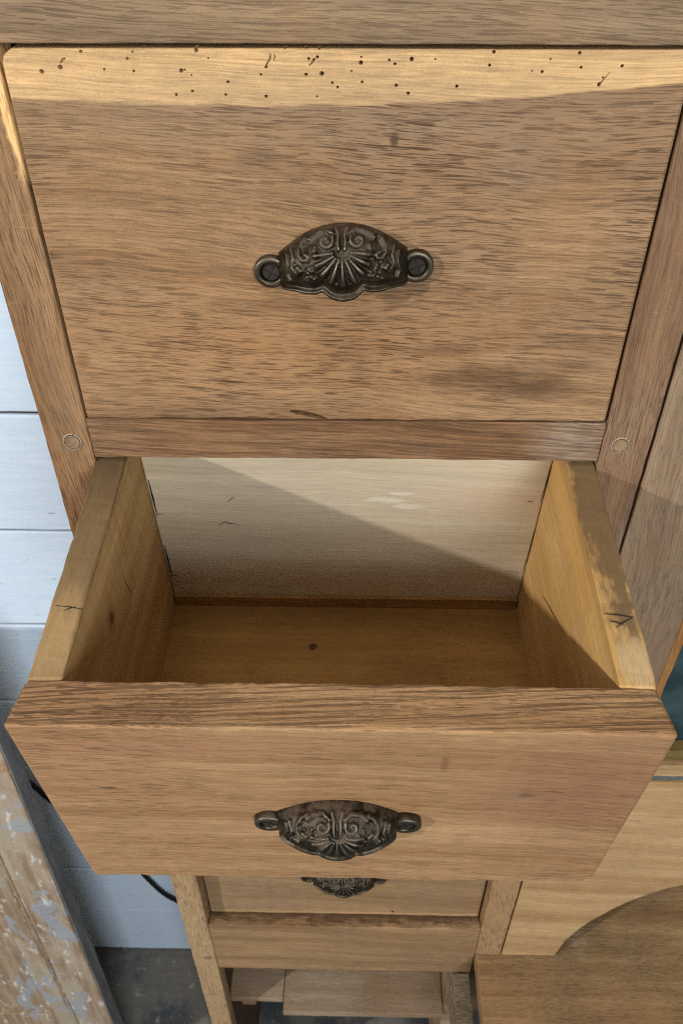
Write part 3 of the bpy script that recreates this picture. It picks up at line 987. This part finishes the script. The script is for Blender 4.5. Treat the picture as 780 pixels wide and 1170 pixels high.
# maker's pencil marks; black lines at the back corners stand in for joint cracks
def mark(pts, r=.00035):
    o = tube('pencil_crack_mark', [Vector((p[0], p[1], p[2]+H2)) for p in pts], r, LINE_BLACK, d2, sides=5, taper=True)
    return o
bk = .22945
mark([(-.1478, bk, -.0467), (-.1476, bk, -.066), (-.1476, bk, -.0845)], .0008)
mark([(-.1490, bk, -.0890), (-.1472, bk, -.0850), (-.142, bk, -.0842)], .0004)
mark([(-.1478, bk, -.122), (-.1476, bk, -.143), (-.1476, bk, -.160)], .0008)
mark([(-.1490, bk, -.1640), (-.1472, bk, -.1610), (-.143, bk, -.1605)], .0004)
mark(spline([(-.1010, bk, -.0985), (-.0985, bk, -.0950), (-.0945, bk, -.0930), (-.0915, bk, -.0945), (-.0880, bk, -.0945), (-.0840, bk, -.0965)], 4), .0004)
mark([(-.0905, bk, -.0695), (-.0870, bk, -.0660), (-.0845, bk, -.0645)], .0003)
mark([(.1490, bk, -.030), (.1487, bk, -.048), (.1480, bk, -.066)], .0003)
mark([(.1380, bk, -.0655), (.1425, bk, -.0665)], .0005)
mark([(.1490, bk, -.10), (.1487, bk, -.125), (.1475, bk, -.150)], .00025)
mark([(.1360, bk, -.1500), (.1440, bk, -.1515)], .0003)
for a, b in (((-.1665, .0775), (-.1500, .0750)), ((-.1610, .0738), (-.1540, .0768)), ((.1502, .0765), (.1668, .0742)), ((.1668, .0742), (.1555, .0668)), ((.1530, .0715), (.1600, .0690))):
    mark([(a[0], a[1], .0001), ((a[0]+b[0])/2, (a[1]+b[1])/2+.0004, .0001), (b[0], b[1], .0001)], .0004)
mark([(.1496, .120, -.080), (.1496, .155, -.100), (.1496, .175, -.112)], .0003)
mark([(-.1496, .14, -.055), (-.1496, .145, -.075)], .0003)
cup_pull(d2, -.0014, H2-.1085, .0)

# --- third and fourth drawers, closed
M['front34'] = wood('oak_front_lower', 'x', c3(126, 96, 66), c3(146, 114, 80), c3(162, 130, 94), pore=.35, patina=c3(148, 122, 94), patina_amt=.6, contrast=.7)
M['front4'] = wood('oak_front_bottom', 'x', c3(126, 96, 66), c3(146, 114, 80), c3(162, 130, 94), pore=.35, patina=c3(148, 122, 94), patina_amt=.6, contrast=.7, rand=False, seedv=6.6,
                   spots=[((0, -.014, -.108), (.5, .05, .009), c3(196, 158, 108), .7, .6), ((.06, -.014, -.098), (.0018, .02, .0025), c3(40, 26, 16), .95, .3)])
d3, _ = drawer((0, .004, -.4985), 0, M['front34'], 'closed drawer hidden directly behind the pulled out drawer')
carcase(d3, basic)
cup_pull(d3, -.0008, .105)
d4, _ = drawer((0, .016, -.7545), 0, M['front4'], 'closed lowest drawer, its iron pull just showing beneath the open drawer', half=.1680)
carcase(d4, basic)
cup_pull(d4, -.0008, .102)

# ------------------------------------------------------------------ leaning panelled door, flaking paint
ld = empty('cupboard_door', (-.412, .06, -1.59), 0)
ld.rotation_euler = (-.05, 0, 0)
tag(ld, 'old panelled cupboard door with flaking grey and white paint, standing by the plank wall', 'cupboard door')
DHh = 1.16
dst = board('stile', (-.100, 0, 0), (0, .028, DHh), 'z', M['chippy'], ld, r=.002, wob=.001)
board('edge_strip', (.0002, .0012, .001), (.0022, .0275, DHh-.001), 'z', M['greyp'], ld, r=.0008, wob=.0004)
board('stile', (-.52, 0, 0), (-.42, .028, DHh), 'z', M['chippy'], ld, r=.002, wob=.001)
board('rail', (-.4198, .0004, 0), (-.1002, .028, .285), 'x', M['chippy'], ld, r=.002, wob=.001)
board('rail', (-.4198, .0004, DHh-.11), (-.1002, .028, DHh), 'x', M['chippy'], ld, r=.002, wob=.001)
board('panel', (-.4160, .010, .289), (-.1045, .020, DHh-.114), 'z', M['chippy'], ld, r=.003, wob=.001)
board('moulding', (-.0660, -.0010, .12), (-.0600, .0004, DHh-.03), 'z', M['chippy'], ld, r=.002, wob=.0008)

# ------------------------------------------------------------------ cable on the wall
cp = [aty(p, .292) for p in ((-40, 860), (10, 878), (34, 895), (45, 903), (55, 912), (110, 952), (150, 985), (170, 1005), (185, 1019), (200, 1028), (240, 1046), (300, 1056))]
cbl = tube('cable', [tuple(p) for p in spline([tuple(p) for p in cp], 6)], .0042, M['cable'])
tag(cbl, 'thin black cable hanging across the white plank wall', 'cable')
